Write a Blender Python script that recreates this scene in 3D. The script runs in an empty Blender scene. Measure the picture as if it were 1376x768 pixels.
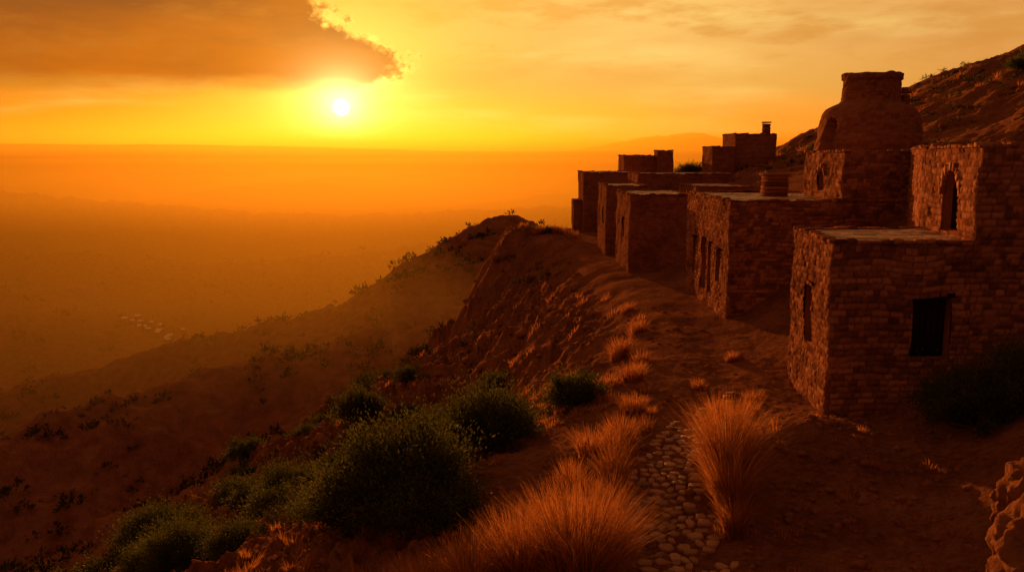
import bpy, bmesh, math, numpy as np
from mathutils import Vector, noise as mnoise
rng=np.random.default_rng(7)
scene=bpy.context.scene
col=scene.collection
# ---------------------------------------------------------------- noise
TAB=np.random.default_rng(3).random((8,256,256))
def vn(x,y,s=0):
    x=np.asarray(x,float);y=np.asarray(y,float)
    ix=np.floor(x).astype(np.int64);iy=np.floor(y).astype(np.int64)
    fx=x-ix;fy=y-iy
    fx=fx*fx*fx*(fx*(fx*6-15)+10);fy=fy*fy*fy*(fy*(fy*6-15)+10)
    T=TAB[s%8];a=ix&255;b=iy&255;a1=(a+1)&255;b1=(b+1)&255
    return ((T[a,b]*(1-fx)+T[a1,b]*fx)*(1-fy)+(T[a,b1]*(1-fx)+T[a1,b1]*fx)*fy)*2-1
def fbm(x,y,o=4,s=0,g=.5):
    r=0;a=1;n=0
    for i in range(o):
        r=r+a*vn(x,y,s+i);n+=a;a*=g
        x,y=x*1.6-y*1.2+17.3,x*1.2+y*1.6+5.1
    return r/n
def ridged(x,y,o=4,s=0):
    r=0;a=1;n=0
    for i in range(o):
        r=r+a*(1-2*np.abs(vn(x,y,s+i)));n+=a;a*=.55
        x,y=x*1.6-y*1.2+17.3,x*1.2+y*1.6+5.1
    return r/n
def hsh(i,j,s=0):
    return TAB[s%8][np.asarray(i).astype(np.int64)&255,np.asarray(j).astype(np.int64)&255]
def sstep(x,a,b):
    t=np.clip((x-a)/(b-a),0,1);return t*t*(3-2*t)
def smax(a,b,k):return .5*(a+b+np.sqrt((a-b)**2+k*k))
def sp(d,w):return .5*(d+np.sqrt(d*d+w*w))
# ---------------------------------------------------------------- terrain height
def ridge(x,y,pts,slope):
    best=None
    for (x0,y0,z0),(x1,y1,z1) in zip(pts[:-1],pts[1:]):
        dx,dy=x1-x0,y1-y0;L2=dx*dx+dy*dy
        t=np.clip(((x-x0)*dx+(y-y0)*dy)/L2,0,1)
        dd=np.hypot(x-x0-t*dx,y-y0-t*dy)
        h=z0+(z1-z0)*t-slope*(np.sqrt(dd*dd+36)-6)
        best=h if best is None else np.maximum(best,h)
    return best
PATH=[(3.5,8),(3.6,17),(3.8,20),(4.0,23),(5.5,26.5),(7.2,30),(8.3,34.6),(9.2,40),(9.6,50),(8.9,60),(7.6,68),(7.2,80),(7.2,98)]
PX=np.array([p[0] for p in PATH]);PY=np.array([p[1] for p in PATH])
def edge_x(y):
    return np.interp(y,[-50,0,10,17,24,30,40,50,80,88,94,98,105,110,116,130,170,300],
                     [-9,-4,-2.5,-.3,1.6,4.0,5.6,6.6,6.4,5.2,2.6,-1.2,-1.6,1,6,13,30,60])
def H(x,y):
    x=np.asarray(x,float);y=np.asarray(y,float)
    xe=edge_x(y)+.9*vn(y*.16,x*.03,1)+.5*vn(y*.45,x*.08,2)
    d=xe-x
    s1=np.interp(y,[0,28,42,60,86,94,98,107,113,130],[.42,.48,.75,1.05,1.1,1.8,2.4,2.4,1.4,.9])
    L=np.interp(y,[0,60,90,97,107,115],[10,10,9,6.4,6.4,9])
    ds=sp(d,np.interp(y,[0,90,97,107],[1.4,1.4,.9,.9]))
    drop=s1*np.minimum(ds,L)+.39*np.clip(ds-L,0,None)
    xc=np.interp(y,[-60,40,55,70,90,110,125,200],[-27,-27,-26,-24,-20,-11,-4,30])+2.5*vn(y*.08,x*.02,3)
    drop=drop+.85*sp(xc-x,3)
    terr=-8.15-.35*sstep(24-y,0,6)
    shift=np.interp(y,[0,14,17,24,30],[4,2.4,2,.3,0])
    r=np.interp(x+shift+.5*vn(x*.3,y*.3,2),[10.8,12,20,24,33,50,90,200],[0,.4,5.5,6.9,9.0,17.0,30,40])
    m=sstep(d,0,7)
    wx_=.5*fbm(x*.35,y*.35,3,4)
    rib=ridged(y*.15+wx_*.8+x*.07,x*.06,5,5)*2.2*m*np.interp(y,[0,30,50,120],[.25,.5,1,1])
    rib2=ridged(y*.5+x*.3+wx_,x*.2-y*.03,5,2)*.62*sstep(d,.5,3.5)*np.interp(y,[0,28,45],[.6,.7,1])
    crag=ridged(x*.9+wx_,y*.9,5,6)*.40*sstep(d,-.5,3.0)+ridged(x*.33+wx_,y*.37,5,3)*1.3*sstep(d,.3,4)*sstep(y,45,75)
    h=terr+r-drop+rib+rib2+crag
    h=h+.8*np.exp(-((x-8.6)**2/5+(y-24.3)**2/7))
    kn=np.exp(-((x-0.4)**2/9+(y-101)**2/40))
    h=h+kn*(.1+1.6*ridged(x*.45+wx_,y*.4,5,2))
    pd=np.abs(x-np.interp(y,PY,PX))
    h=h-.13*np.exp(-(pd/1.0)**2)
    near=sstep(-y,-70,-20)
    h=h+(.05*fbm(x*.9,y*.9,3,1)+near*(.035*fbm(x*3.3,y*3.3,3,2)+.05*np.clip(ridged(x*1.7,y*1.7,3,3)-.3,0,1)*sstep(pd,.9,1.6)))*(1+3*m)+.9*fbm(x*.13,y*.13,4,3)*(sstep(x,20,30)+.4*m)+.35*ridged(x*.5,y*.5,4,1)*sstep(x,20,30)
    back=.5*sp(y-121-.15*np.clip(x-20,0,60),8)+.35*np.clip(-x-2,0,40)*sstep(y,108,135)
    h=h-back
    dist=np.hypot(x,y)
    wx=x+9*vn(x*.02,y*.02,6)+3*vn(x*.07,y*.07,1);wy=y+9*vn(x*.02,y*.02,7)+3*vn(x*.07,y*.07,3)
    L2=ridge(wx,wy,[(40,190,-24),(-8,198,-35),(-20,190,-38),(-55,178,-44),(-90,142,-49),(-140,110,-62)],.6)
    L2b=ridge(wx,wy,[(-20,190,-41),(-45,140,-52),(-75,95,-59)],.6)
    L3=ridge(wx,wy,[(60,255,-34),(18,252,-27),(-5,250,-18),(-26,262,-33),(-43,268,-40),(-66,270,-49),(-101,270,-59),(-149,250,-71),(-240,225,-90)],.62)
    L3b=ridge(wx,wy,[(-28,262,-36),(-60,225,-58),(-105,215,-74)],.6)
    L4=ridge(wx,wy,[(-228,460,-107),(-300,500,-78),(-430,500,-62),(-600,520,-56)],.35)
    L5=ridge(wx,wy,[(-300,330,-96),(-200,330,-90),(-100,330,-84),(-20,340,-66),(60,340,-44)],.5)
    L6=ridge(wx,wy,[(-700,760,-50),(-420,740,-74),(-260,720,-88),(-120,700,-78),(20,690,-56)],.35)
    L7=ridge(wx,wy,[(-900,1150,-44),(-500,1100,-60),(-200,1080,-78),(60,1020,-60),(260,1000,-40)],.35)
    v=-112+3*fbm(x*.012,y*.012,4,2)
    rr=np.maximum.reduce([L2,L2b,L3,L3b,L4,L5,L6,L7])
    rr=rr+3.6*ridged(x*.05,y*.05,5,3)*sstep(rr,-112,-80)+.6*fbm(x*.2,y*.2,3,5)
    v=smax(v,rr,5)
    far=sstep(dist,900,1800)
    v=v+far*(22*(1+fbm(x*.0022,y*.0022,4,4))+40*np.clip(ridged(x*.0013+3,y*.0009,4,2),0,1)**1.3)
    pl=sstep(dist+900*fbm(x*.0006,y*.0006,4,6),4200,6300)
    v=v*(1-pl)+pl*(22+42*sstep(-x,-300,2600)+14*fbm(x*.0012,y*.0012,3,2))
    mt=175*np.exp(-((x-1950)/520)**2-((y-9300)/500)**2)+115*np.exp(-((x-1250)/500)**2-((y-9500)/500)**2)
    v=v+mt*(1+.25*fbm(x*.004,y*.004,4,2))
    return smax(h,v,3)
# ---------------------------------------------------------------- helpers
def mesh_np(name,verts,faces_quads=None,tris=None,mat=None,smooth=True,attrs=None):
    verts=np.asarray(verts,np.float32)
    me=bpy.data.meshes.new(name)
    q=np.zeros((0,4),np.int32) if faces_quads is None else np.asarray(faces_quads,np.int32)
    t=np.zeros((0,3),np.int32) if tris is None else np.asarray(tris,np.int32)
    me.vertices.add(len(verts));me.vertices.foreach_set('co',verts.ravel())
    li=np.concatenate([q.ravel(),t.ravel()]).astype(np.int32)
    me.loops.add(len(li));me.loops.foreach_set('vertex_index',li)
    ls=np.concatenate([np.arange(len(q))*4,len(q)*4+np.arange(len(t))*3]).astype(np.int32)
    me.polygons.add(len(ls));me.polygons.foreach_set('loop_start',ls)
    me.update(calc_edges=True);me.validate()
    if smooth: me.polygons.foreach_set('use_smooth',np.ones(len(me.polygons),bool))
    if attrs:
        for k,a in attrs.items():
            at=me.attributes.new(k,'FLOAT','POINT');at.data.foreach_set('value',np.asarray(a,np.float32))
    if mat: me.materials.append(mat)
    return me
def obj(name,me,parent=None,loc=(0,0,0),rot=(0,0,0),scale=(1,1,1)):
    o=bpy.data.objects.new(name,me);o.location=loc;o.rotation_euler=rot;o.scale=scale
    if parent: o.parent=parent
    col.objects.link(o);return o
class Acc:
    def __init__(s):s.v=[];s.q=[];s.t=[];s.a=[];s.n=0
    def add(s,v,q=None,t=None,a=None):
        v=np.asarray(v,float).reshape(-1,3)
        if q is not None and len(q): s.q.append(np.asarray(q).reshape(-1,4)+s.n)
        if t is not None and len(t): s.t.append(np.asarray(t).reshape(-1,3)+s.n)
        s.v.append(v);s.a.append(np.full(len(v),.5) if a is None else np.broadcast_to(np.asarray(a,float).ravel(),(len(v),)))
        s.n+=len(v)
    def mesh(s,name,mat,smooth=True):
        return mesh_np(name,np.vstack(s.v),np.vstack(s.q) if s.q else None,np.vstack(s.t) if s.t else None,mat,smooth,{'tint':np.concatenate(s.a)})
# ---------------------------------------------------------------- materials
def newmat(name):
    m=bpy.data.materials.new(name);m.use_nodes=True;nt=m.node_tree
    return m,nt,nt.nodes['Principled BSDF']
def nd(nt,t,**k):
    n=nt.nodes.new(t)
    for a,b in k.items():
        if a.startswith('i_'):
            key=a[2:];key=int(key) if key.isdigit() else key.replace('_',' ')
            n.inputs[key].default_value=b
        else:setattr(n,a,b)
    return n
def ramp(nt,fac,stops):
    r=nt.nodes.new('ShaderNodeValToRGB')
    e=r.color_ramp.elements
    while len(e)<len(stops): e.new(.5)
    for el,(p,c) in zip(e,stops): el.position=p;el.color=(*c,1)
    nt.links.new(fac,r.inputs[0]);return r
def earth(name,stops,bump=.6,scale=1.0,rough=1.0,fine=9.0,tint=0,dist=.08,spec=.0):
    m,nt,b=newmat(name);L=nt.links
    g=nd(nt,'ShaderNodeNewGeometry')
    n1=nd(nt,'ShaderNodeTexNoise',i_Scale=.35*scale,i_Detail=7,i_Roughness=.65)
    n2=nd(nt,'ShaderNodeTexNoise',i_Scale=fine*scale,i_Detail=6,i_Roughness=.72)
    L.new(g.outputs['Position'],n1.inputs[0]);L.new(g.outputs['Position'],n2.inputs[0])
    mx=nd(nt,'ShaderNodeMath',operation='MULTIPLY_ADD',i_1=.5);L.new(n2.outputs[0],mx.inputs[0])
    ms=nd(nt,'ShaderNodeMath',operation='MULTIPLY',i_1=.55);L.new(n1.outputs[0],ms.inputs[0]);L.new(ms.outputs[0],mx.inputs[2])
    fac=mx.outputs[0]
    if tint:
        at=nd(nt,'ShaderNodeAttribute',attribute_name='tint')
        k=nd(nt,'ShaderNodeMath',operation='MULTIPLY_ADD',i_1=tint,i_2=-tint*.5);L.new(at.outputs['Fac'],k.inputs[0])
        ad=nd(nt,'ShaderNodeMath',operation='ADD');L.new(fac,ad.inputs[0]);L.new(k.outputs[0],ad.inputs[1]);fac=ad.outputs[0]
    r=ramp(nt,fac,stops);L.new(r.outputs[0],b.inputs['Base Color'])
    bp=nd(nt,'ShaderNodeBump',i_Strength=bump,i_Distance=dist);L.new(n2.outputs[0],bp.inputs['Height'])
    L.new(bp.outputs[0],b.inputs['Normal'])
    b.inputs['Roughness'].default_value=rough;b.inputs['Specular IOR Level'].default_value=spec
    return m
M_ground=earth('soil',[(.32,(.11,.037,.018)),(.48,(.23,.085,.042)),(.6,(.34,.135,.068)),(.74,(.46,.21,.11))],bump=1,fine=4,dist=.4,spec=0)
M_stone=earth('stone_wall',[(.2,(.09,.034,.020)),(.45,(.26,.10,.056)),(.62,(.37,.15,.083)),(.85,(.50,.24,.14))],bump=.9,fine=11,tint=.46,dist=.05)
M_plaster=earth('mud_plaster',[(.25,(.12,.046,.026)),(.5,(.26,.10,.056)),(.8,(.37,.16,.085))],bump=.8,fine=6,tint=.25,dist=.06)
M_roof=earth('roof_flagstone',[(.25,(.22,.11,.075)),(.5,(.42,.23,.16)),(.8,(.54,.34,.25))],bump=.5,fine=6,tint=.5,rough=.65,spec=.15)
M_cobble=earth('cobble',[(.2,(.14,.055,.03)),(.5,(.32,.15,.085)),(.8,(.45,.24,.15))],bump=.8,fine=12,tint=.5,rough=.7,dist=.04,spec=.12)
M_rock=earth('rock',[(.25,(.11,.04,.02)),(.5,(.26,.10,.05)),(.75,(.38,.17,.085))],bump=1,fine=4,dist=.2)
M_wood_void=earth('old_wood_and_void',[(.2,(.014,.007,.004)),(.8,(.045,.022,.012))],bump=.4,fine=10)  # wood of doors and lintels; its near-black also paints unlit window interiors
def leafmat(name,c1,c2,tr):
    m,nt,b=newmat(name);L=nt.links
    at=nd(nt,'ShaderNodeAttribute',attribute_name='tint')
    r=ramp(nt,at.outputs['Fac'],[(0,c1),(1,c2)])
    L.new(r.outputs[0],b.inputs['Base Color']);b.inputs['Roughness'].default_value=.7;b.inputs['Specular IOR Level'].default_value=.1
    t=nd(nt,'ShaderNodeBsdfTranslucent');L.new(r.outputs[0],t.inputs[0])
    mx=nd(nt,'ShaderNodeMixShader',i_0=tr);L.new(b.outputs[0],mx.inputs[1]);L.new(t.outputs[0],mx.inputs[2])
    L.new(mx.outputs[0],nt.nodes['Material Output'].inputs[0]);return m
M_grass=leafmat('dry_grass',(.24,.075,.02),(.62,.25,.075),.55)
M_leaf=leafmat('shrub_leaf',(.03,.035,.008),(.13,.125,.025),.42)
M_scrub=leafmat('scrub_leaf',(.03,.025,.008),(.10,.07,.02),.3)
# ---------------------------------------------------------------- terrain mesh
def geo(a,b,r):
    n=int(math.log(b/a)/math.log(r));return np.geomspace(a,b,n+1)
R=np.concatenate([geo(2,12,1.025)[:-1],geo(12,130,1.0055)[:-1],geo(130,600,1.009)[:-1],geo(600,14000,1.025)])
A=np.radians(np.concatenate([np.arange(-110,-36,1.5),np.arange(-36,36,.085),np.arange(36,111,1.5)]))
RR,AA=np.meshgrid(R,A,indexing='ij')
X=RR*np.sin(AA);Y=RR*np.cos(AA)
Z=H(X,Y)
nr,na=X.shape
idx=np.arange(nr*na).reshape(nr,na)
q=np.stack([idx[:-1,:-1],idx[:-1,1:],idx[1:,1:],idx[1:,:-1]],-1).reshape(-1,4)[:,::-1]
obj('ground',mesh_np('ground',np.stack([X,Y,Z],-1).reshape(-1,3),q,None,M_ground))
# ---------------------------------------------------------------- walls
def wob(P,amp=.07):
    x,y,z=P[:,0],P[:,1],P[:,2]
    P=P.copy()
    P[:,0]+=amp*vn(y*.7+z*.3,z*.8+3,1);P[:,1]+=amp*vn(x*.7+9-z*.3,z*.8,2);P[:,2]+=amp*1.1*vn(x*.8,y*.8,3)*sstep(z,-7,-3)
    return P
def stones(u,z,seed,rh,cw):
    zz=z+.045*vn(u*.8,z*.9,seed)+.015*vn(u*3,z*3,seed+1)
    row=np.floor(zz/rh);fz=zz/rh-row
    off=hsh(row,seed*7+row*0,1)*5
    uu=u/(cw*(.7+.7*hsh(row,row*0+seed,6)))+off+.12*vn(u*2,z*2,seed+2)
    c=np.floor(uu);j0=(hsh(c,row,2)-.5)*.6;j1=(hsh(c+1,row,2)-.5)*.6
    f=(uu-(c+j0))/(1+j1-j0)
    cc=np.where(f<0,c-1,c);f=np.where(f<0,1+f,f)
    cc=np.where(f>1,c+1,cc);f=np.where(f>1,f-1,f)
    ed=np.minimum(np.minimum(f,1-f)*cw,np.minimum(fz,1-fz)*rh)+.010*vn(u*11,z*11,3)
    h=sstep(ed,0.0,.04)
    rnd=hsh(cc+row*13,row+seed*31,4)
    return h*(.35+.65*hsh(cc,row+seed,5))+.15*vn(u*9,z*9,4),rnd*(.25+.75*h)
def panel(acc,dets,p0,p1,z0,z1,res,ops=(),seed=0,rh=.2,cw=.32,depth=.06):
    p0=np.array(p0,float);p1=np.array(p1,float);L=np.hypot(*(p1-p0));d=(p1-p0)/L;n=np.array([d[1],-d[0]])
    us=np.linspace(0,L,max(2,int(L/res))+1);zs=np.linspace(z0,z1,max(2,int((z1-z0)/res))+1)
    for (a,b,c,e,arch,kind) in ops:
        for val in(a,b):
            us[np.argmin(abs(us-val))]=val
        for val in(c,e):
            zs[np.argmin(abs(zs-val))]=val
    U,Zz=np.meshgrid(us,zs,indexing='ij')
    h,t=stones(U+seed*3.1,Zz,seed,rh,cw)
    edge=np.minimum(U,L-U);fd=sstep(edge,0,.06)*sstep(z1-Zz,-.02,.06)
    disp=h*depth*fd
    P=np.stack([p0[0]+d[0]*U+n[0]*disp,p0[1]+d[1]*U+n[1]*disp,Zz],-1).reshape(-1,3)
    P=wob(P)
    nu,nz=U.shape;id=np.arange(nu*nz).reshape(nu,nz)
    q=np.stack([id[:-1,:-1],id[1:,:-1],id[1:,1:],id[:-1,1:]],-1).reshape(-1,4)
    uc=((us[:-1]+us[1:])/2)[:,None]+0*zs[None,:-1];zc=((zs[:-1]+zs[1:])/2)[None,:]+0*us[:-1,None]
    keep=np.ones(uc.shape,bool)
    def W(u,dd,z):return [p0[0]+d[0]*u-n[0]*dd,p0[1]+d[1]*u-n[1]*dd,z]
    for (a,b,c,e,arch,kind) in ops:
        r=(b-a)/2
        if arch:
            ins=(uc>a)&(uc<b)&(zc>c)&((zc<e-r)|(((uc-(a+b)/2)**2+(zc-(e-r))**2)<r*r))
        else: ins=(uc>a)&(uc<b)&(zc>c)&(zc<e)
        keep&=~ins
        if arch:
            out=[(a,c),(b,c),(b,e-r)]+[((a+b)/2+r*math.cos(th),e-r+r*math.sin(th)) for th in np.linspace(0,math.pi,15)[1:-1]]+[(a,e-r)]
        else: out=[(a,c),(b,c),(b,e),(a,e)]
        k=len(out)
        V=[W(u,.0,z) for u,z in out]+[W(u,.42,z) for u,z in out]
        acc.add(V,[[i,(i+1)%k,k+(i+1)%k,k+i] for i in range(k)])
        npk=max(2,int((b-a)/.2));w=(b-a)/npk  # in windows these planks are a dark fill for the unlit interior
        for i in range(npk):
            u0=a+i*w+.008;u1=a+(i+1)*w-.008;dd=.34+.012*((i*7)%3)
            V=[W(u0,dd,c),W(u1,dd,c),W(u1,dd,e),W(u0,dd,e),W(u0,dd+.05,c),W(u1,dd+.05,c),W(u1,dd+.05,e),W(u0,dd+.05,e)]
            dets[kind].add(V,[[0,1,2,3],[4,7,6,5],[0,4,5,1],[3,2,6,7],[0,3,7,4],[1,5,6,2]])
        if not arch and kind=='window':
            for u0,u1,zz0,zz1 in((a,a+.07,c,e),(b-.07,b,c,e),((a+b)/2-.035,(a+b)/2+.035,c+.07,e-.07),(a+.07,b-.07,e-.07,e),(a+.07,b-.07,c,c+.07)):
                V=[W(u0,.25,zz0),W(u1,.25,zz0),W(u1,.25,zz1),W(u0,.25,zz1),W(u0,.33,zz0),W(u1,.33,zz0),W(u1,.33,zz1),W(u0,.33,zz1)]
                dets[kind].add(V,[[0,1,2,3],[4,7,6,5],[0,4,5,1],[3,2,6,7],[0,3,7,4],[1,5,6,2]])
        if arch:
            for i in range(11):
                th0=math.pi*i/11+.02;th1=math.pi*(i+1)/11-.02;r0=r-.01;r1=r+.2+.05*((i*5)%3)
                cu=(a+b)/2;cz=e-r
                pts=[(cu+rr_*math.cos(th),cz+rr_*math.sin(th)) for rr_,th in((r0,th0),(r1,th0),(r1,th1),(r0,th1))]
                V=[W(u,-.055-.015*(i%3),z) for u,z in pts]+[W(u,.1,z) for u,z in pts]
                acc.add(V,[[0,1,2,3],[0,4,5,1],[1,5,6,2],[2,6,7,3],[3,7,4,0]],None,float(rng.random()))
        else:
            V=[W(u,dd,z) for dd in(-.03,.3) for u,z in((a-.16,e+.004),(b+.16,e-.004),(b+.15,e+.13),(a-.15,e+.12))]
            dets['lintel'].add(V,[[0,1,2,3],[0,4,5,1],[1,5,6,2],[2,6,7,3],[3,7,4,0]])
    acc.add(P,q[keep.reshape(-1)],None,t.reshape(-1))
def block(acc,c,dims,yaw,seed,tint):
    g=np.array([-1,-.8,.8,1.])
    v=[];quads=[]
    for ax in range(3):
        for sgn in(-1,1):
            base=len(v)
            for a in g:
                for b in g:
                    p=[0,0,0];p[ax]=sgn;p[(ax+1)%3]=a;p[(ax+2)%3]=b
                    k=sum(1 for w in p if abs(w)>.95)
                    s=1-.07*(k-1)
                    v.append([w*s for w in p])
            for i in range(3):
                for j in range(3):
                    A0=base+i*4+j
                    f=[A0,A0+4,A0+5,A0+1]
                    quads.append(f if sgn>0 else f[::-1])
    v=np.array(v)*np.array(dims)/2
    jit=.14*min(dims)
    key=np.round(v,3)
    v=v+jit*np.stack([vn(key[:,0]*9+seed,key[:,1]*9+key[:,2]*5,i) for i in range(3)],-1)
    cs,sn=math.cos(yaw),math.sin(yaw)
    x=v[:,0]*cs-v[:,1]*sn;y=v[:,0]*sn+v[:,1]*cs
    acc.add(np.stack([x+c[0],y+c[1],v[:,2]+c[2]],-1),quads,None,tint)
def house(name,foot,z0,z1,res=.1,ops={},skip=(),mat=None,seed=0,coping=True,rh=.2,cw=.32,depth=.06,chim=(),copw=.36):
    e=bpy.data.objects.new(name,None);col.objects.link(e)
    acc=Acc();dets={'door':Acc(),'window':Acc(),'lintel':Acc()}
    n=len(foot)
    for i in range(n):
        if i in skip: continue
        panel(acc,dets,foot[i],foot[(i+1)%n],z0,z1,res,ops.get(i,()),seed+i,rh,cw,depth)
    obj('walls',acc.mesh('walls',mat or M_stone),e)
    for k,a in dets.items():
        if a.n: obj({'door':'door','window':'dark_window_fill','lintel':'lintel'}[k],a.mesh(k,M_wood_void,False),e)  # window object: frame plus dark fill painted as the unlit room behind
    f=np.array(foot,float);rz=z1-.03
    if len(f)==4:
        s=np.linspace(0,1,max(6,int(np.hypot(*(f[1]-f[0]))/max(res,.08))));t=np.linspace(0,1,max(6,int(np.hypot(*(f[2]-f[1]))/max(res,.08))))
        S,T=np.meshgrid(s,t,indexing='ij')
        P=(f[0][None,None]*((1-S)*(1-T))[...,None]+f[1]*(S*(1-T))[...,None]+f[2]*(S*T)[...,None]+f[3]*((1-S)*T)[...,None])
        hh,tt=stones(P[...,0],P[...,1]*1.0,seed+3,.55,.7)
        zz=rz+.03*hh+.04*vn(P[...,0]*.8,P[...,1]*.8,2)
        V=np.concatenate([P,zz[...,None]],-1).reshape(-1,3);a,b=S.shape;id=np.arange(a*b).reshape(a,b)
        q=np.stack([id[:-1,:-1],id[1:,:-1],id[1:,1:],id[:-1,1:]],-1).reshape(-1,4)
        obj('roof',mesh_np('roof',V,q,None,M_roof,True,{'tint':tt.ravel()}),e)
    else:
        V=[[*p,rz] for p in foot];me=bpy.data.meshes.new('roof');me.from_pydata(V,[],[list(range(n))]);me.materials.append(M_roof);obj('roof',me,e)
    if coping:
        ca=Acc();r=np.random.default_rng(seed+50)
        for i in range(n):
            if i in skip: continue
            p0=np.array(foot[i],float);p1=np.array(foot[(i+1)%n],float);L=np.hypot(*(p1-p0));d=(p1-p0)/L;nn=np.array([d[1],-d[0]])
            u=.0;yaw=math.atan2(d[1],d[0])
            while u<L-.1:
                w=min(r.uniform(.22,.55),L-u);hgt=r.uniform(.06,.17)
                if r.random()>.12:
                    c=p0+d*(u+w/2)-nn*(copw*.5-.05-r.uniform(0,.06))
                    block(ca,(c[0],c[1],z1+hgt/2-.04),(w*.97,copw*r.uniform(.8,1.05),hgt),yaw+r.uniform(-.06,.06),r.random()*100,r.random())
                u+=w
        obj('parapet_stones',ca.mesh('parapet_stones',mat or M_stone),e)
    for (cx,cy,w,zz0,zz1) in chim:
        ca=Acc()
        rows=int((zz1-zz0)/.2)
        for k in range(rows):
            block(ca,(cx,cy,zz0+.1+k*.2),(w*(1-.01*k),w,.2),.05*((k*5)%3-1),k*3.3,.5+.3*((k*7)%3-1))
        block(ca,(cx,cy,zz1+.05),(w*1.15,w*1.15,.14),0,5,.6)
        obj('chimney',ca.mesh('chimney',M_stone),e)
    return e
def rect(x0,x1,y0,y1):return [(x0,y0),(x1,y0),(x1,y1),(x0,y1)]
house('stone_house',[(9.87,27.1),(14.2,27.1),(15.05,32.5),(10.4,32.5)],-9.6,-2.66,res=.04,
      ops={0:[(2.55,3.75,-6.3,-4.35,False,'door')],3:[(2.1,3.05,-6.35,-4.35,False,'window')]},skip=(1,),seed=2)
house('upper_stone_house',[(14.2,27.14),(23,27.14),(23,44.2),(19.7,44.2),(15.1,32.8)],-9.6,.26,res=.055,
      ops={4:[(2.35,4.05,-2.5,-.5,True,'window')]},skip=(1,2),seed=11)
house('long_stone_house',rect(11,24,44.8,55.7),-9.6,-2.3,res=.07,
      ops={3:[(4.5,5.8,-7.6,-4.6,False,'door'),(6.3,7.1,-7.6,-4.8,False,'door'),(2.0,2.8,-7.0,-4.9,False,'window'),(8.3,9.1,-6.7,-5.0,False,'window')]},
      skip=(1,),seed=23,chim=[(14.9,50.6,1.3,-2.35,-1.15)])
house('upper_storey_house',rect(16.7,26,45.0,51),-3.2,.15,res=.09,ops={3:[(2.4,3.2,-1.9,-.7,True,'window')]},skip=(1,),seed=31)
house('mud_brick_house',rect(8.6,13.2,65,73),-9.6,-2.9,res=.10,ops={3:[(4.2,5.0,-6.2,-4.8,False,'window')]},seed=41,mat=M_plaster)
house('mud_brick_house',rect(8.15,11.6,76.7,84),-10,-2.65,res=.12,ops={3:[(4.6,5.5,-6,-4.6,False,'window')]},seed=43,mat=M_plaster)
house('mud_brick_house',rect(12,21,84.6,92.2),-9,-1.8,res=.14,seed=47,mat=M_plaster)
house('mud_brick_house',rect(8.1,14.5,101,109),-12,-2.0,res=.15,seed=49,mat=M_plaster)
house('mud_brick_house',rect(7.1,8.06,102.5,105),-12,-5.2,res=.15,seed=50,mat=M_plaster)
house('mud_brick_house',rect(14,19.2,112,118),-8,-.1,res=.16,seed=53,mat=M_plaster)
house('mud_brick_house',rect(18.1,20.0,111,114.5),-8,.5,res=.16,seed=57,mat=M_plaster)
house('mud_brick_house',rect(20.8,23.1,93,98),-6,.8,res=.14,seed=59,mat=M_plaster)
house('mud_brick_house',rect(23.2,27.5,93.5,99),-6,2.15,res=.14,seed=61,mat=M_plaster,chim=[(26.6,94.2,.75,2.2,3.3)])
house('mud_brick_house',rect(14.5,19,70,78),-8,-2.5,res=.14,seed=63,mat=M_plaster)
# ---------------------------------------------------------------- tower
te=bpy.data.objects.new('watchtower',None);col.objects.link(te)
acc=Acc()
prof=[(-3,3.55),(-1,3.4),(.4,3.28),(1.8,3.1),(2.6,2.95),(3.0,2.7),(3.2,2.35),(3.38,1.95),(3.55,1.8),(4.3,1.78),(4.85,1.78),(4.9,1.88),(5.25,1.88),(5.3,1.75),(5.15,1.5),(5.1,.02)]
pz=[];pr=[]
for (a,b),(c,d_) in zip(prof[:-1],prof[1:]):
    k=max(1,int(math.hypot(c-a,d_-b)/.09))
    for i in range(k):pz.append(a+(c-a)*i/k);pr.append(b+(d_-b)*i/k)
pz=np.array(pz+[prof[-1][0]]);pr=np.array(pr+[prof[-1][1]])
th=np.linspace(0,2*math.pi,201)[:-1]
PZ,TH=np.meshgrid(pz,th,indexing='ij');PR=pr[:,None]+0*TH
sq=1/np.power(np.abs(np.cos(TH))**3.2+np.abs(np.sin(TH))**3.2,1/3.2)
blend=np.clip((3.6-PZ)/2,0,1);rad=PR*(1+(sq-1)*.6*blend)
h,t=stones(TH*3,PZ,3,.2,.34)
rad=rad+.05*h*(PR>1)+.16*vn(np.cos(TH)*2+5,np.sin(TH)*2+PZ*.9,2)*blend+.05*vn(np.cos(TH)*6+5,np.sin(TH)*6+PZ*4,2)
ang=(TH-math.radians(200)+math.pi)%(2*math.pi)-math.pi
s_=ang*PR
niche=(np.abs(s_)<.75)&((PZ<1.6)|((s_**2+(PZ-1.6)**2)<.75**2))
rad=np.where(niche,rad-.7,rad)
V=np.stack([23.8+rad*np.cos(TH),60+rad*np.sin(TH),PZ+.06*vn(np.cos(TH)*3,np.sin(TH)*3,1)*sstep(PZ,4.5,5)],-1).reshape(-1,3)
a,b=PZ.shape;id=np.arange(a*b).reshape(a,b);idn=np.roll(id,-1,1)
q=np.stack([id[:-1],idn[:-1],idn[1:],id[1:]],-1).reshape(-1,4)
acc.add(V,q,None,t.ravel());obj('walls',acc.mesh('tower',M_plaster),te)
ca=Acc()
for k in range(5):block(ca,(26.0,60,3.0+.2*k),(.62-.03*k,.62,.22),.1*k,k,.5)
block(ca,(26.0,60,4.1),(.75,.75,.14),0,9,.5);block(ca,(26.0,60,4.3),(.36,.36,.26),0,4,.5)
obj('turret',ca.mesh('turret',M_plaster),te)
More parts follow.
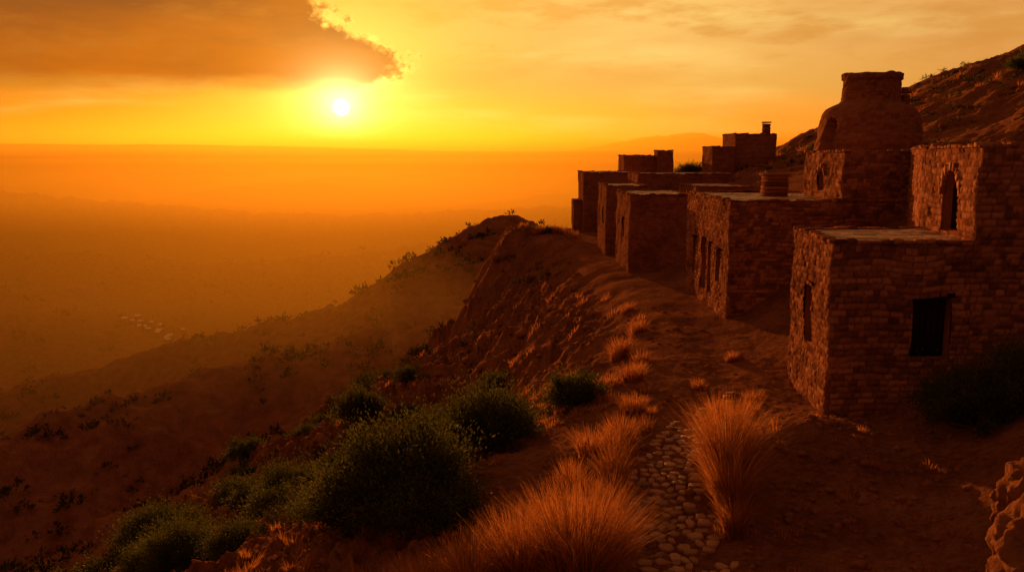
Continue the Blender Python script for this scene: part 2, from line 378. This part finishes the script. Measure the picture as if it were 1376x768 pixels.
# ---------------------------------------------------------------- rocks
def rock(name,loc,size,seed,sub=5,amt=1.0):
    bm=bmesh.new();bmesh.ops.create_icosphere(bm,subdivisions=sub,radius=1)
    for v in bm.verts:
        p=v.co.copy();o=Vector((seed*3.1,seed*1.7,seed))
        q_=p+.25*Vector((mnoise.noise(p*2+o),mnoise.noise(p*2+o*2),mnoise.noise(p*2+o*3)))
        n=mnoise.fractal(q_*1.1+o,1,2,6)*.36+.10*abs(mnoise.noise(q_*4+o))+.04*mnoise.noise(p*11+o)
        dd=mnoise.voronoi(q_*1.6+o)[0];n+=.28*(dd[1]-dd[0])
        v.co=p*(1+n*.8*amt)
    me=bpy.data.meshes.new(name);bm.to_mesh(me);bm.free()
    me.polygons.foreach_set('use_smooth',np.ones(len(me.polygons),bool));me.materials.append(M_rock)
    return obj(name,me,None,loc,(seed,.3*seed,seed*2),size)
rock('boulder',(9.9,14.2,-7.1),(1.7,1.5,1.8),1.3,6)
rock('boulder',(10.6,16.6,-6.9),(1.0,1.0,.8),4.3,5)
ra=Acc()
bm=bmesh.new();bmesh.ops.create_icosphere(bm,subdivisions=2,radius=1)
iv=np.array([v.co[:] for v in bm.verts]);it=np.array([[v.index for v in f.verts] for f in bm.faces]);bm.free()
def add_stones(n,xr,yr,s0,s1,cond=None):
    x=rng.uniform(*xr,n);y=rng.uniform(*yr,n);z=H(x,y)
    for i in range(n):
        if cond and not cond(x[i],y[i]): continue
        s=s0*(s1/s0)**(rng.random()**2)
        v=iv*(1+.35*np.stack([vn(iv[:,0]*1.5+i,iv[:,1]*1.5+iv[:,2],k) for k in range(3)],-1))*s*np.array([1,rng.uniform(.7,1.2),rng.uniform(.5,.8)])
        c,sn=math.cos(i),math.sin(i);v=np.stack([v[:,0]*c-v[:,1]*sn,v[:,0]*sn+v[:,1]*c,v[:,2]],-1)
        ra.add(v+np.array([x[i],y[i],z[i]]),None,it,rng.random())
add_stones(1700,(-12,9.5),(14,50),.02,.22)
add_stones(1100,(-25,7),(40,108),.08,.7,lambda x,y:x<edge_x(y)-1)
add_stones(1000,(5,13),(15,27),.02,.14)
add_stones(350,(20,60),(40,115),.1,.5)
obj('loose_stones',ra.mesh('loose_stones',M_rock))
# ---------------------------------------------------------------- cobble path
ca=Acc()
yy=13.5
while yy<31:
    px=np.interp(yy,PY,PX);w=1.0-.35*sstep(yy,23,30)
    xx=-w+rng.uniform(0,.15)
    while xx<w:
        sw=rng.uniform(.16,.46)
        if not(yy>25.5 and rng.random()<.45) and not (abs(xx)>w*.7 and rng.random()<.45) and rng.random()>.05:
            k=7;an=np.sort(np.linspace(0,2*math.pi,k,endpoint=False)+rng.uniform(-.4,.4,k))
            ry=.165*rng.uniform(.8,1.15);cx=px+xx+sw/2;cy=yy+rng.uniform(-.06,.06)+.06*math.sin(xx*4)
            z=float(H(cx,cy))+rng.uniform(-.03,.02);rot=rng.uniform(-.5,.5);tx,ty=rng.uniform(-.12,.12,2)
            rings=[(1,-.1),(1,.022),(.93,.045),(.5,.05)]
            rj=rng.uniform(.85,1.12,k)
            V=[];
            for s,dz in rings:
                for t_,j_ in zip(an,rj):
                    rr=j_/(abs(math.cos(t_))**3+abs(math.sin(t_))**3)**(1/3)
                    ax_,ay_=math.cos(t_)*rr*sw*.48*s,math.sin(t_)*rr*ry*s
                    V.append([cx+ax_*math.cos(rot)-ay_*math.sin(rot),cy+ax_*math.sin(rot)+ay_*math.cos(rot),z+dz+ax_*tx+ay_*ty])
            V.append([cx,cy,z+.05])
            Q=[[r*k+i,r*k+(i+1)%k,(r+1)*k+(i+1)%k,(r+1)*k+i] for r in range(3) for i in range(k)]
            T=[[3*k+i,3*k+(i+1)%k,4*k] for i in range(k)]
            ca.add(V,Q,T,rng.random())
        xx+=sw+.01
    yy+=.32
obj('cobblestone_path',ca.mesh('cobblestone_path',M_cobble,False))
# ---------------------------------------------------------------- grass
ga=Acc()
def tuft(x,y,rad,hgt,n,lean=.5):
    r=rad*np.sqrt(rng.random(n))*.55;t=rng.random(n)*2*math.pi
    bx=x+r*np.cos(t);by=y+r*np.sin(t);bz=H(bx,by)-.05
    out=t+rng.normal(0,.5,n)
    Lh=hgt*rng.uniform(.4,1.08,n)*(1-.25*(r/rad)**2);ln=(r/rad*.95+rng.normal(.24,.26,n))*lean*1.15+.03
    w=rng.uniform(.006,.012,n)*(1+max(0,y-22)*.03)
    fa=out+math.pi/2+rng.normal(0,.8,n)
    pts=[]
    for s in(0,.35,.7,1.0):
        off=Lh*ln*(s**1.8);zz=Lh*(s-.28*np.abs(ln)*s**2.2)
        cx=bx+off*np.cos(out);cy=by+off*np.sin(out);cz=bz+zz
        ww=w*(1-.85*s)
        pts.append(np.stack([cx-ww*np.cos(fa),cy-ww*np.sin(fa),cz],-1));pts.append(np.stack([cx+ww*np.cos(fa),cy+ww*np.sin(fa),cz],-1))
    V=np.stack(pts,1)
    b=np.arange(n)[:,None]*8
    Q=np.concatenate([b+np.array([[0,1,3,2]]),b+np.array([[2,3,5,4]]),b+np.array([[4,5,7,6]])])
    ga.add(V.reshape(-1,3),Q,None,np.repeat(rng.random(n),8))
for x,y,r,h,n in[(1.35,16.8,1.15,2.3,4300),(.2,17.1,.9,1.8,2300),(1.8,17.9,.6,1.5,1300),(-.8,17.0,.9,1.5,1900),(-1.8,16.9,.9,1.2,1600),(-2.7,17.3,.8,1.0,1200),(1.0,16.0,.7,1.2,1100),(.9,19.0,.7,1.4,1000),
    (2.3,20.3,.5,1.2,800),(2.6,21.8,.5,1.2,800),(2.8,23.3,.5,1.2,700),(1.9,19.8,.5,1.2,700),(1.5,21.4,.6,1.1,600),(3.2,24.9,.6,1.1,650),(2.2,23.9,.6,1.0,500),(5.25,20.3,.5,2.0,1500),(5.4,21.4,.6,2.5,1800),(5.7,22.8,.6,2.1,1200),(5.1,19.3,.4,1.2,700),(6.0,24.2,.5,1.3,700),
    (6.6,27.6,.45,.8,400),(8.2,29.2,.5,.6,400),(7.4,26.6,.4,.7,300),(4.0,28.5,.7,.7,450),(4.6,33,.7,.8,450),(5.4,36.5,.6,.7,300),(4.9,39.4,.7,1.1,450),(6.4,44.5,.8,.9,350),(6.7,51,.6,.7,220),(5.1,34.7,.4,.5,160),
    (6.8,31.5,.4,.5,260),(9.1,36.0,.4,.5,240),(5.0,97,1.4,1.2,400),(3.0,98,1.2,1.0,300),(6.2,94,1.2,1.0,300),(1.2,99,1,.8,200)]:
    tuft(x,y,r,h,n)
def clumps(n,xr,yr,r0,h0,k):
    xs=rng.uniform(*xr,n);ys=rng.uniform(*yr,n)
    for x,y in zip(xs,ys):
        if abs(x-np.interp(y,PY,PX))<1.0 and x>0: continue
        if x>9.3 and 26.6<y<33: continue
        if fbm(np.array([x*.2]),np.array([y*.2]),2,4)[0]<-.15: continue
        s=rng.uniform(.4,1.5);tuft(x,y,r0*s,h0*s,k)
clumps(380,(-9,6),(15,42),.38,.42,110)
clumps(260,(-16,7),(38,100),.55,.5,50)
clumps(70,(4.5,11),(15,27),.22,.25,60)
clumps(160,(19,55),(45,112),.6,.6,40)
obj('dry_grass',ga.mesh('dry_grass',M_grass,False))
# ---------------------------------------------------------------- shrubs
def leafcloud(n,ncl,seed,ls=.07,sq=.75):
    r=np.random.default_rng(seed)
    d=r.normal(size=(ncl,3));d/=np.linalg.norm(d,axis=1)[:,None];d[:,2]=np.abs(d[:,2])*1.0-.12
    rad=r.uniform(.45,1.0,ncl)**.7*(1+.28*vn(d[:,0]*2.2+seed,d[:,1]*2.2+d[:,2]*2,seed))
    c=d*rad[:,None]*np.array([1,1,sq])
    k=r.integers(0,ncl,n);cs=r.uniform(.07,.17,ncl)
    stretch=d[k]*(r.normal(.0,1.5,n)*cs[k])[:,None]
    p=c[k]+r.normal(size=(n,3))*cs[k][:,None]*.75+stretch
    dirv=d[k]*1.0+np.array([0,0,.6])+r.normal(size=(n,3))*.55;dirv/=np.linalg.norm(dirv,axis=1)[:,None]
    sd=np.cross(dirv,r.normal(size=(n,3)));sd/=np.linalg.norm(sd,axis=1)[:,None]
    L=ls*r.uniform(.6,1.5,n)[:,None];w=L*.2
    V=np.stack([p,p+dirv*L*.5+sd*w,p+dirv*L,p+dirv*L*.5-sd*w],1)
    tint=np.clip(r.random(ncl)[k]*.6+r.random(n)*.4,0,1)
    return V.reshape(-1,3),np.arange(n*4).reshape(n,4),np.repeat(tint,4),c,d
def shrub_mesh(name,n,ncl,seed,ls,sq=.75):
    V,Q,T,c,d=leafcloud(n,ncl,seed,ls,sq)
    a=Acc();a.add(V,Q,None,T)
    for i in range(0,ncl,3):
        p0=np.array([0,0,-.25]);p1=c[i];sd=np.cross(p1-p0,[0.3,.2,1]);sd/=np.linalg.norm(sd)+1e-6;up=np.cross(sd,p1-p0);up/=np.linalg.norm(up)
        V2=[];mid=(p0+p1)/2+np.array([0,0,-.08])
        for p,w in((p0,.022),(mid,.013),(p1,.004)):
            for t_ in range(3):V2.append(p+w*(sd*math.cos(t_*2.09)+up*math.sin(t_*2.09)))
        a.add(V2,[[j*3+k,j*3+(k+1)%3,(j+1)*3+(k+1)%3,(j+1)*3+k] for j in range(2) for k in range(3)],None,.1)
    return a.mesh(name,M_leaf,False)
big=[shrub_mesh('shrub_a',42000,260,1,.05,.8),shrub_mesh('shrub_b',30000,200,2,.055,.8)]
med=[shrub_mesh('shrub_c',11000,110,3,.08),shrub_mesh('shrub_d',9000,90,4,.085)]
def shrub(x,y,w,me,hz=1.0,dz=0):
    z=float(H(x,y))
    obj('shrub',me,None,(x,y,z+.12*w+dz),(0,0,rng.uniform(0,6)),(w,w,w*hz))
shrub(-3.1,23.4,2.2,big[0],1.0);shrub(-4.7,24.2,1.3,big[1],.8);shrub(-.8,28.2,1.65,big[1],1.15);shrub(-2.0,21.8,1.4,big[1],.8)
shrub(-12.6,50,2.6,big[0],1.0);shrub(-4.9,61,2.5,med[0],.9);shrub(-12.2,70,2.4,med[1],1.0);shrub(2.4,31.8,1.15,med[0],1.1)
shrub(-22.5,54,3.0,big[1],.85);shrub(-2,50,1.6,med[1],.9);shrub(-6.5,45,1.8,med[0],.9);shrub(-20,63,2.0,med[0],.8);shrub(-24.5,50,2.0,med[1],.8)
shrub(12.9,23.9,1.5,big[1],1.0);shrub(14.2,23.2,1.4,big[0],1.0)
shrub(-6,27.5,1.1,big[1],.7);shrub(-8.5,36,1.7,big[1],.9);shrub(-22,70,1.8,med[1],.7);shrub(-17,82,1.8,med[0],.7);shrub(-11,40,1.5,med[0],.8);shrub(-4,36,1.4,med[1],.8);shrub(-18,76,1.6,med[1],.7);shrub(-1,58,1.4,med[1],.8);shrub(-8,58,1.7,med[0],.9)
shrub(-24.8,44,2.1,big[1],.8);shrub(-22,38,1.9,big[0],.8);shrub(-15,36,1.7,big[0],.8);shrub(-18,45,1.8,med[0],.8);shrub(-13,62,1.6,med[1],.7);shrub(-9,78,1.6,med[0],.8);shrub(-13,90,1.7,med[1],.7)
shrub(-25,62,2.2,med[0],.8);shrub(-23.5,76,2.0,med[1],.8);shrub(-20,88,2.0,med[0],.8);shrub(-16,97,1.9,med[1],.8);shrub(-8,68,1.6,med[1],.8);shrub(-17,56,1.8,med[1],.8);shrub(-10,31,1.3,big[1],.8);shrub(-13,33,1.5,big[0],.8)
shrub(27.5,55,1.5,med[0],.8);shrub(24.5,50.5,1.2,med[1],.9);shrub(22.5,112,1.9,med[0],.8);shrub(25,111,1.4,med[1],.8);shrub(46.5,83,1.2,med[0],.9);shrub(49,86,1.5,med[1],.8);shrub(31,90,1.2,med[0],.8)
shrub(4.2,97.5,1.1,med[1],.6);shrub(2.6,100,.9,med[0],.6)
sa=Acc()
def scrub(n,xr,yr,s0,s1,lv=70,dens=None,ls=.42,ncl=9):
    xs=rng.uniform(*xr,n);ys=rng.uniform(*yr,n);zs=H(xs,ys)
    nz=fbm(xs*.05,ys*.05,3,5)
    for i in range(n):
        if nz[i]<-.12: continue
        if dens and not dens(xs[i],ys[i],zs[i]):continue
        s=s0+(s1-s0)*rng.random()**1.6
        V,Q,T,_,_=leafcloud(lv,ncl,int(rng.integers(1,9999)),ls,.75)
        sa.add(V*s+np.array([xs[i],ys[i],zs[i]+s*.1]),Q,None,T*.8)
scrub(700,(-30,4),(30,115),.22,1.3,400,lambda x,y,z:x<edge_x(y)-3,.15,24)
scrub(2000,(-150,0),(105,215),.4,2.0,80,lambda x,y,z:z>-85,.33)
scrub(1400,(-220,20),(215,340),.7,2.4,50,lambda x,y,z:z>-95)
scrub(420,(24,62),(45,118),.2,.8,160,None,.25,14)
scrub(700,(-500,-100),(330,720),1.5,4,40)
obj('scrub',sa.mesh('scrub',M_scrub,False))
# ---------------------------------------------------------------- distant village in the valley
M_glint_roof=earth('pale_glint_roof',[(.2,(.55,.45,.36)),(.8,(.75,.66,.55))],bump=.1,rough=.5,spec=.3)  # pale roofs, with the distant glints painted into their near-white colour
ve=bpy.data.objects.new('distant_village',None);col.objects.link(ve)
va=Acc();vr=Acc()
for i in range(16):
    x=rng.uniform(-236,-202);y=rng.uniform(512,550);z=float(H(x,y));w=rng.uniform(1.8,3.6);l=rng.uniform(2.2,4.2);h=rng.uniform(1.8,2.8)
    V=[[x+a*w,y+b*l,z+c] for c in(-1,h) for a,b in((-.5,-.5),(.5,-.5),(.5,.5),(-.5,.5))]
    va.add(V,[[0,1,5,4],[1,2,6,5],[2,3,7,6],[3,0,4,7]])
    V=[[x+a*w,y+b*l,z+c] for a,b,c in((-.55,-.55,h),(.55,-.55,h),(.55,0,h+.8),(-.55,0,h+.8),(.55,.55,h),(-.55,.55,h))]
    vr.add(V,[[0,1,2,3],[3,2,4,5]])
obj('village_walls',va.mesh('vw',M_plaster,False),ve);obj('village_roofs',vr.mesh('vr',M_glint_roof,False),ve)
# ---------------------------------------------------------------- haze
def hazebox(name,x0,x1,y0,y1,z0,z1,dens,c,g):
    V=[[x,y,z] for z in(z0,z1) for x,y in((x0,y0),(x1,y0),(x1,y1),(x0,y1))]
    me=bpy.data.meshes.new(name);me.from_pydata(V,[],[[3,2,1,0],[4,5,6,7],[0,1,5,4],[1,2,6,5],[2,3,7,6],[3,0,4,7]])
    m=bpy.data.materials.new(name);m.use_nodes=True;nt=m.node_tree;nt.nodes.clear()
    o=nt.nodes.new('ShaderNodeOutputMaterial');v=nt.nodes.new('ShaderNodeVolumeScatter');a=nt.nodes.new('ShaderNodeVolumeAbsorption');s=nt.nodes.new('ShaderNodeAddShader')
    v.inputs['Color'].default_value=(*c,1);v.inputs['Density'].default_value=dens;v.inputs['Anisotropy'].default_value=g
    a.inputs['Color'].default_value=(*c,1);a.inputs['Density'].default_value=dens
    nt.links.new(v.outputs[0],s.inputs[0]);nt.links.new(a.outputs[0],s.inputs[1]);nt.links.new(s.outputs[0],o.inputs['Volume']);me.materials.append(m);return obj(name,me)
HC=(.66,.40,.05)
hazebox('slope_haze',-900,400,140,269.9,-140,-24,.0010,HC,.62)
hazebox('valley_haze',-9000,9000,270,13500,-140,-14,.0011,HC,.66)
hazebox('distant_haze',-9000,9000,1200,13400,-13.9,38,.00048,HC,.66)
hazebox('horizon_haze',-9000,9000,2500,13300,38.1,190,.00022,HC,.66)
# ---------------------------------------------------------------- world
SAZ,SEL=math.radians(-10.7),math.radians(2.9)
S=Vector((math.sin(SAZ)*math.cos(SEL),math.cos(SAZ)*math.cos(SEL),math.sin(SEL)))
w=bpy.data.worlds.new('World');scene.world=w;w.use_nodes=True;nt=w.node_tree;nt.nodes.clear();LK=nt.links
def M(op,a,b=None,c=None,clamp=False):
    n=nt.nodes.new('ShaderNodeMath');n.operation=op;n.use_clamp=clamp
    for i,v in enumerate((a,b,c)):
        if v is None: continue
        if isinstance(v,(int,float)): n.inputs[i].default_value=v
        else: LK.new(v,n.inputs[i])
    return n.outputs[0]
def SS(v,a,b):
    n=nt.nodes.new('ShaderNodeMapRange');n.interpolation_type='SMOOTHSTEP';LK.new(v,n.inputs[0])
    n.inputs[1].default_value=a;n.inputs[2].default_value=b;n.inputs[3].default_value=0;n.inputs[4].default_value=1;return n.outputs[0]
def MIX(f,a,b,bt='MIX'):
    n=nt.nodes.new('ShaderNodeMix');n.data_type='RGBA';n.blend_type=bt
    for s,v in((n.inputs[0],f),(n.inputs[6],a),(n.inputs[7],b)):
        if isinstance(v,(int,float)): s.default_value=v
        elif isinstance(v,tuple): s.default_value=(*v,1)
        else: LK.new(v,s)
    return n.outputs[2]
tc=nt.nodes.new('ShaderNodeTexCoord');D=tc.outputs['Generated']
sx=nt.nodes.new('ShaderNodeSeparateXYZ');LK.new(D,sx.inputs[0])
az=M('MULTIPLY',M('ARCTAN2',sx.outputs[0],sx.outputs[1]),57.2958)
el=M('MULTIPLY',M('ARCSINE',sx.outputs[2]),57.2958)
dt=nt.nodes.new('ShaderNodeVectorMath');dt.operation='DOT_PRODUCT';LK.new(D,dt.inputs[0]);dt.inputs[1].default_value=S
th_=M('MULTIPLY',M('ARCCOSINE',M('MINIMUM',dt.outputs['Value'],1.0)),57.2958)
def noi(sa_,se_,sc,det=6,off=0,rough=.55):
    c=nt.nodes.new('ShaderNodeCombineXYZ');LK.new(M('MULTIPLY',az,sa_),c.inputs[0]);LK.new(M('MULTIPLY',el,se_),c.inputs[1]);c.inputs[2].default_value=off
    n=nt.nodes.new('ShaderNodeTexNoise');n.inputs['Scale'].default_value=sc;n.inputs['Detail'].default_value=det;n.inputs['Roughness'].default_value=rough
    LK.new(c.outputs[0],n.inputs[0]);return M('SUBTRACT',n.outputs[0],.5)
fr=SS(az,-28,12)
hor=MIX(fr,(.70,.18,.003),(.86,.38,.030))
up=MIX(fr,(.64,.24,.02),(.88,.48,.125))
sky=MIX(SS(el,0,8),hor,up)
sky=MIX(SS(az,8,32),sky,MIX(1.0,sky,(.84,.70,.70),'MULTIPLY'))
sky=MIX(SS(el,11,40),sky,(.20,.072,.032))
behind=SS(dt.outputs['Value'],-.3,.8)
sky=MIX(behind,(.165,.057,.028),sky)
st=noi(.06,.32,1.0,7,3.0)
sky=MIX(M('MULTIPLY',M('MULTIPLY',SS(st,-.02,.22),.4),behind),sky,(.60,.25,.05))
sky=MIX(M('MULTIPLY',M('MULTIPLY',SS(noi(.05,.3,1.0,6,9.0),-.02,.25),.6),behind),sky,(1.0,.68,.2))
wisp=M('MULTIPLY',M('MULTIPLY',SS(noi(.13,.5,1.0,9,21.0,.62),-.03,.15),SS(el,3.0,7.5)),behind)
sky=MIX(M('MULTIPLY',wisp,.62),sky,(.66,.26,.04))
def glow(k,amp,c,base):
    e=M('MULTIPLY',M('EXPONENT',M('MULTIPLY',th_,-1.0/k)),amp)
    cc=nt.nodes.new('ShaderNodeVectorMath');cc.operation='SCALE';cc.inputs[0].default_value=c;LK.new(e,cc.inputs['Scale'])
    return MIX(1.0,base,cc.outputs[0],'ADD')
sky=glow(9,.75,(1,.55,.02),sky)
sky2=glow(3.6,1.0,(1,.72,.12),sky)
fc=nt.nodes.new('ShaderNodeFloatCurve');cm=fc.mapping.curves[0]
pts=[(0,.62),(.29,.55),(.36,.70),(.44,.78),(.52,.77),(.60,.66),(.68,.60),(.80,.52),(1,.48)]
cm.points[0].location=pts[0];cm.points[1].location=pts[-1]
for p in pts[1:-1]:cm.points.new(*p)
fc.mapping.update();LK.new(M('MULTIPLY',el,1/12.,clamp=True),fc.inputs['Value'])
edgeaz=M('MULTIPLY_ADD',fc.outputs[0],20.0,-22.5)
n1=noi(.55,.7,1.0,9,1.0,.62)
bil=M('MULTIPLY',M('ABSOLUTE',noi(1.6,1.8,1.0,3,31.0,.5)),-3.5)
sd1=M('ADD',M('ADD',M('SUBTRACT',edgeaz,az),M('MULTIPLY',n1,7.0)),M('ADD',bil,.6))
sd2=M('MULTIPLY',M('ADD',M('SUBTRACT',el,3.85),M('MULTIPLY',noi(.22,.8,1.0,7,5.0),1.3)),1.0)
mask=M('MULTIPLY',M('MULTIPLY',SS(sd1,-.5,1.8),SS(sd2,-.45,1.0)),SS(el,30,14))
inner=noi(.10,.35,1.0,7,12.0)
cc1=MIX(SS(M('ADD',el,M('MULTIPLY',inner,9.0)),3.0,10.5),(.58,.14,.005),(.21,.062,.013))
cc1=MIX(M('MULTIPLY',SS(noi(.16,.55,1.0,7,41.0,.6),-.02,.2),.5),cc1,(.50,.165,.018))
cc1=glow(5.0,.45,(1,.42,.01),cc1)
sky3=MIX(M('MULTIPLY',mask,.95),sky2,cc1)
rim=M('MULTIPLY',M('MULTIPLY',SS(sd1,-.5,.15),SS(sd1,.8,.15)),M('EXPONENT',M('MULTIPLY',th_,-.28)))
rim=M('MULTIPLY',M('MULTIPLY',rim,SS(sd2,-.2,.8)),SS(noi(.9,.9,1.0,4,55.0,.6),-.18,.12))
rc=nt.nodes.new('ShaderNodeVectorMath');rc.operation='SCALE';rc.inputs[0].default_value=(1,.66,.12);LK.new(M('MULTIPLY',rim,1.5),rc.inputs['Scale'])
sky4=MIX(1.0,sky3,rc.outputs[0],'ADD')
sky4=glow(1.1,3.2,(1,.85,.35),sky4)
disc=SS(th_,.56,.36)
sky4=MIX(disc,sky4,(6,5,2.6))
ns=nt.nodes.new('ShaderNodeTexSky');ns.sky_type='NISHITA';ns.sun_disc=False;ns.sun_elevation=SEL;ns.sun_rotation=SAZ;ns.dust_density=6;ns.ozone_density=.5
nm=MIX(1.0,ns.outputs[0],(1,.42,.1),'MULTIPLY')
bg1=nt.nodes.new('ShaderNodeBackground');LK.new(nm,bg1.inputs[0]);bg1.inputs[1].default_value=.006
bg2=nt.nodes.new('ShaderNodeBackground');LK.new(sky4,bg2.inputs[0]);bg2.inputs[1].default_value=1.0
ad=nt.nodes.new('ShaderNodeAddShader');LK.new(bg1.outputs[0],ad.inputs[0]);LK.new(bg2.outputs[0],ad.inputs[1])
wo=nt.nodes.new('ShaderNodeOutputWorld');LK.new(ad.outputs[0],wo.inputs[0])
sl=bpy.data.lights.new('sun','SUN');sl.energy=7.5;sl.angle=math.radians(.5);sl.color=(1,.37,.085)
so=obj('sun',sl);so.rotation_euler=S.to_track_quat('Z','Y').to_euler()
cd=bpy.data.cameras.new('camera');cd.sensor_width=36;cd.lens=18/math.tan(math.radians(30));cd.clip_end=30000;cd.clip_start=.1
co=obj('camera',cd);co.rotation_euler=(math.radians(90-8.4),0,0);scene.camera=co
scene.view_settings.view_transform='Standard';scene.view_settings.look='None';scene.view_settings.exposure=0
